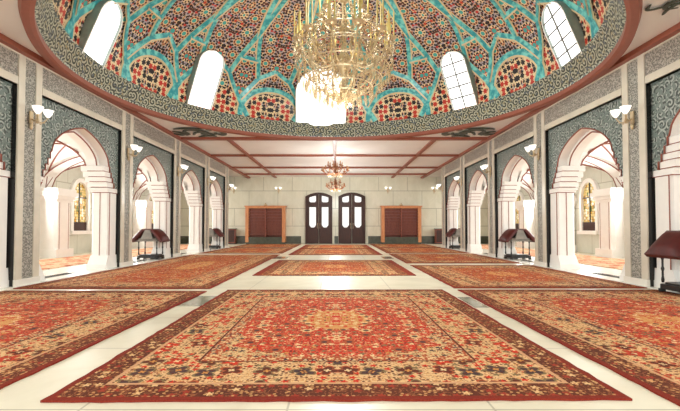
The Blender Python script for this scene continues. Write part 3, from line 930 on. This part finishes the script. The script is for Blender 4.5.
carpet(.04, 18.3, 3.7, 4.35, mD, 'orange red carpet in the middle, third from the front')
carpet(.04, 22.9, 3.7, 4.35, mD, 'orange red carpet in the middle, nearest the doors')
carpet(-3.9, 19.2, 3.46, 4.35, mD, 'orange red carpet on the left, third from the front')
carpet(-3.9, 24.0, 3.46, 4.35, mD, 'orange red carpet on the left, nearest the far wall')
carpet(3.93, 24.1, 3.46, 4.35, mD, 'orange red carpet on the right, nearest the far wall')
# thin flat grey green patches lying on the floor
for k, (x, y, w, l, lb) in enumerate(((-1.98,6.15,.36,.85,'grey green patch in the floor gap left of the central carpet'), (2.08,6.05,.2,.85,'grey green patch in the floor gap right of the central carpet'),
                       (-1.95,14.75,.6,1.1,'grey green patch left of the middle carpets'), (1.9,14.75,.36,1.1,'grey green patch right of the middle carpets'))):
    b = MB(); b.box(x-w/2, x+w/2, y-l/2, y+l/2, .0003, .0009)
    struct(b.build('trim_%d' % tn, M['patch']), lb, 'floor slab'); tn += 1

# ------------------------------------------------------------------ wall lamps
def make_sconce(label, loc, rz):
    t = thing('wall_lamp', label, 'lamp', loc, rz, 'brass wall lamps with white shades')   # local +x points into the room
    t.scale = (.85, .8, .85)
    b = MB(); b.box(0,.03,-.05,.05,-.16,.12); b.lathe([(.001,-.3),(.03,-.26),(.04,-.2),(.02,-.14)], 8, (.02,0,0)); b.build('back_plate', M['gold'], t)
    b = MB(); b.lathe([(.001,-.16),(.03,-.13),(.045,-.08),(.02,-.02),(.03,.03),(.001,.06)], 8, (.16,0,0)); b.tube([(.02,0,-.05),(.09,0,-.09),(.16,0,-.07)], .016, 6); b.build('boss', M['gold'], t)
    for q in (-1, 1):
        b = MB(); P = []
        for k in range(13):
            a = k/12
            P.append((.16+.12*a, q*(.0+.17*a), -.08-.09*math.sin(PI*a)+.1*a))
        b.tube(P, .013, 6)
        b.tube([(.2+.05*math.cos(2*PI*k/10), q*(.09+.04*math.sin(2*PI*k/10)), -.13+.03*math.sin(2*PI*k/10)) for k in range(9)], .009, 5)
        ar = b.build('arm', M['gold'], t)
        b = MB(); b.lathe([(.025,.02),(.05,.05),(.085,.1),(.1,.15),(.118,.185),(.11,.185),(.09,.15),(.04,.06)], 14, (.28, q*.17, 0)); b.build('shade', M['lampshade'], ar)
    return t
sc = None
spots = []
for i in range(1, 6):
    for s, nm in ((-1,'left'),(1,'right')):
        spots.append(((s*(WX-.001), PIERS[i], 3.2), 0 if s < 0 else PI, 'brass wall lamp with two white shades on the %s pier of the %s arcade' % (ORD[i], nm)))
for x, lb in ((-6.7,'far left'),(-3.75,'left, above the slatted cabinet'),(3.45,'right, above the slatted cabinet'),(6.5,'far right')):
    spots.append(((x, BY-.001, 3.55), -PI/2, 'brass wall lamp with two white shades on the far wall, '+lb))
for loc, rz, lb in spots:
    if sc is None: sc = make_sconce(lb, loc, rz)
    else:
        c = copy_tree(sc); c.location = loc; c.rotation_euler.z = rz; c['label'] = lb

# ------------------------------------------------------------------ large crystal chandelier
def big_chandelier():
    t = thing('crystal_chandelier', 'large crystal chandelier with tall gold candles hanging in the dome', 'chandelier', (.26, DY, 3.85))
    Z = lambda z: z-3.85
    apex = SZ+SB-.06
    b = MB(); b.tube([(0,0,Z(7.6)),(0,0,Z(apex))], .03, 6); b.lathe([(.04,Z(apex)-.2),(.2,Z(apex)-.1),(.25,Z(apex))], 12); b.build('chain', M['gold'], t)
    b = MB(); b.lathe([(.001,Z(4.0)),(.05,Z(4.05)),(.1,Z(4.2)),(.05,Z(4.35)),(.06,Z(4.6)),(.16,Z(4.8)),(.2,Z(4.95)),(.08,Z(5.15)),(.05,Z(5.5)),(.12,Z(5.7)),(.05,Z(5.9)),(.05,Z(6.4)),(.14,Z(6.6)),(.06,Z(6.8)),(.04,Z(7.6))], 14); b.build('stem', M['gold'], t)
    NA = 12
    for k in range(NA):
        a = 2*PI*(k+.5)/NA; c, s_ = math.cos(a), math.sin(a)
        b = MB(); P = []
        for i in range(15):
            q = i/14; rr = .1+.98*q; z = 5.0-.33*math.sin(PI*q*.9)*(1-q*.2)+.38*q**3
            P.append((rr*c, rr*s_, Z(z)))
        b.tube(P, .022, 6); ar = b.build('arm', M['gold'], t)
        ex, ey, ez = P[-1]
        b = MB(); b.lathe([(.02,-.02),(.07,0),(.13,.035),(.135,.05),(.05,.04),(.03,.06)], 12, (ex,ey,ez)); b.build('drip_pan', M['gold'], ar)
        for d in range(3):
            an = a+d*2*PI/3
            b = MB(); b.lathe([(.02,.03),(.028,.05),(.02,.1),(.018,.1),(.018,.62),(.008,.66),(.001,.72)], 7, (ex+.075*math.cos(an), ey+.075*math.sin(an), ez)); b.build('candle', M['candle'], ar)
    # upper crown of candles
    for k in range(8):
        a = 2*PI*k/8; c, s_ = math.cos(a), math.sin(a)
        b = MB(); P = [((.06+.5*q)*c, (.06+.5*q)*s_, Z(5.75-.16*math.sin(PI*q)+.25*q*q)) for q in [i/10 for i in range(11)]]
        b.tube(P, .018, 6); ar = b.build('arm', M['gold'], t)
        ex, ey, ez = P[-1]
        b = MB(); b.lathe([(.02,-.02),(.06,0),(.1,.03),(.03,.03)], 10, (ex,ey,ez)); b.build('drip_pan', M['gold'], ar)
        b = MB(); b.lathe([(.02,.03),(.02,.55),(.001,.65)], 7, (ex,ey,ez)); b.build('candle', M['candle'], ar)
    # lower scrolls
    for k in range(10):
        a = 2*PI*k/10; c, s_ = math.cos(a), math.sin(a); b = MB(); P = []
        for i in range(19):
            q = i/18; rr = .06+.9*math.sin(PI*.5*q); z = 4.15+.95*(1-math.cos(PI*.5*q))
            P.append((rr*c, rr*s_, Z(z)))
        for i in range(1, 10):
            w = i/9*1.6*PI; P.append(((.86+.1*math.cos(w))*c, (.86+.1*math.cos(w))*s_, Z(5.1+.1*math.sin(w))))
        b.tube(P, .016, 5); b.build('scroll', M['gold'], t)
    rng = random.Random(3)
    rings = [(1.14,5.33,34,.24),(1.12,5.0,34,.26),(1.05,4.72,32,.28),(.88,4.5,28,.3),(.66,4.3,22,.3),(.4,4.17,14,.28),(.16,4.06,7,.24),(.72,5.25,22,.3),(.5,4.95,16,.3),(.85,5.6,20,.26),(.45,6.15,16,.28)]
    for rr, z, n, h in rings:
        b = MB(); b.tube([(rr*math.cos(2*PI*k/48), rr*math.sin(2*PI*k/48), Z(z)+.015) for k in range(48)], .011, 5, closed=True)
        b.build('hoop', M['gold'], t)
    cnt = 0; rest = MB()
    for rr, z, n, h in rings:
        for k in range(n):
            a = 2*PI*(k+.3*rng.random())/n
            p = (rr*math.cos(a), rr*math.sin(a), Z(z)); q = (.03+.012*rng.random(), h*(.8+.4*rng.random()))
            if cnt < 100 and rr*math.sin(a) < .15:
                b = MB(); b.drop((0,0,0), *q); b.build('crystal_drop', M['crystal'], t, p); cnt += 1
            else: rest.drop(p, *q)
    def strand(p, q, sag, n=12):
        for i in range(n+1):
            f = i/n
            c = (p[0]+(q[0]-p[0])*f, p[1]+(q[1]-p[1])*f, p[2]+(q[2]-p[2])*f-sag*math.sin(PI*f)+.02)
            rest.drop(c, .022, .055)
    for k in range(24):
        a = 2*PI*k/24; a2 = 2*PI*(k+1)/24
        P_ = lambda r, z, a: (r*math.cos(a), r*math.sin(a), Z(z))
        strand(P_(.3,6.7,a), P_(1.05,5.45,a), .35, 18)
        strand(P_(1.12,5.36,a), P_(1.12,5.36,a2), .14, 8)
        strand(P_(1.08,4.98,a), P_(.62,4.36,a), .0, 12)
        strand(P_(.5,4.3,a), P_(.1,4.0,a), .05, 9)
        strand(P_(.5,5.9,a), P_(.86,5.62,a), .12, 8)
        strand(P_(.86,5.6,a), P_(.7,5.0,a), -.06, 10)
    o = rest.build('crystal_strand', M['crystal'], t); o['kind'] = 'stuff'
    return t
big_chandelier()

def small_chandelier(y, z, r, label):
    t = thing('brass_chandelier', label, 'chandelier', (.02, y, z), 0, 'brass chandeliers under the flat ceiling')
    b = MB(); b.tube([(0,0,.5),(0,0,CH-z-.08)], .018, 6); b.build('chain', M['oldgold'], t)
    b = MB(); b.lathe([(.001,-.18),(.05,-.14),(.09,-.06),(.04,.02),(.06,.12),(.12,.2),(.05,.28),(.03,.5)], 12); b.build('stem', M['oldgold'], t)
    for tier, (n, rr, zz) in enumerate(((10, r, 0.), (6, r*.55, .22))):
        for k in range(n):
            a = 2*PI*(k+.25)/n; c, s_ = math.cos(a), math.sin(a); b = MB()
            P = [((.04+(rr-.04)*q)*c, (.04+(rr-.04)*q)*s_, zz-.13*math.sin(PI*q)+.06*q) for q in [i/10 for i in range(11)]]
            b.tube(P, .02, 5); ar = b.build('arm', M['oldgold'], t)
            ex, ey, ez = P[-1]
            b = MB(); b.lathe([(.015,-.02),(.055,0),(.07,.025),(.02,.025)], 8, (ex,ey,ez)); b.build('drip_pan', M['oldgold'], ar)
            b = MB(); b.lathe([(.022,.02),(.022,.16),(.001,.2)], 6, (ex,ey,ez)); b.build('candle', M['oldcandle'], ar)
    b = MB()
    for k in range(16):
        a = 2*PI*k/16; b.drop((r*.5*math.cos(a), r*.5*math.sin(a), -.08), .03, .14)
    o = b.build('crystal_fringe', M['crystal'], t); o['kind'] = 'stuff'
small_chandelier(18.0, 3.52, .58, 'brass candle chandelier hanging behind the dome, the nearer of two')
small_chandelier(23.0, 3.32, .52, 'brass candle chandelier hanging close to the doors')

# ------------------------------------------------------------------ light
def area(name, loc, size, sy, rot, e, col=(.94,1,.985)):
    l = bpy.data.lights.new(name, 'AREA'); l.shape = 'RECTANGLE'; l.size = size; l.size_y = sy; l.energy = e; l.color = col
    o = bpy.data.objects.new(name, l); COL.objects.link(o); o.location = loc; o.rotation_euler = rot; return o
def point(name, loc, e, r=.3, col=(.95,1,.97)):
    l = bpy.data.lights.new(name, 'POINT'); l.energy = e; l.shadow_soft_size = r; l.color = col
    o = bpy.data.objects.new(name, l); COL.objects.link(o); o.location = loc; return o
w = bpy.data.worlds.new('World'); SC.world = w; w.use_nodes = True
w.node_tree.nodes['Background'].inputs[0].default_value = (.94, 1, .99, 1)
w.node_tree.nodes['Background'].inputs[1].default_value = 2.3
point('chandelier_light', (.26, DY, 6.6), 200, .5)
point('chandelier_light', (.26, DY, 3.1), 330, .5)
point('chandelier_light', (.02, 18.0, 3.0), 170, .4)
point('chandelier_light', (.02, 23.0, 2.8), 190, .4)
for s in (-1, 1):
    for y in (6.2, 9.7, 13.2, 16.95, 20.35, 23.5):
        area('window_daylight', (s*(OX-.3), y, 2.0), 1., 2., (0, s*PI/2, 0), 105)

# ------------------------------------------------------------------ camera
cam = bpy.data.cameras.new('Camera'); co = bpy.data.objects.new('Camera', cam); COL.objects.link(co)
FP = 410.; PITCH = 1.5
cam.sensor_width = 36; cam.lens = FP/680*36
co.location = (CAMX, 0, CAMZ); co.rotation_euler = (R(90+PITCH), 0, 0)
cam.shift_x = 3/680; cam.shift_y = (21.5-FP*math.tan(R(PITCH)))/680
cam.clip_start = .05
SC.camera = co
vs = SC.view_settings
vs.view_transform = 'Standard'; vs.look = 'None'; vs.gamma = 1; vs.exposure = 0.12; vs.use_curve_mapping = False
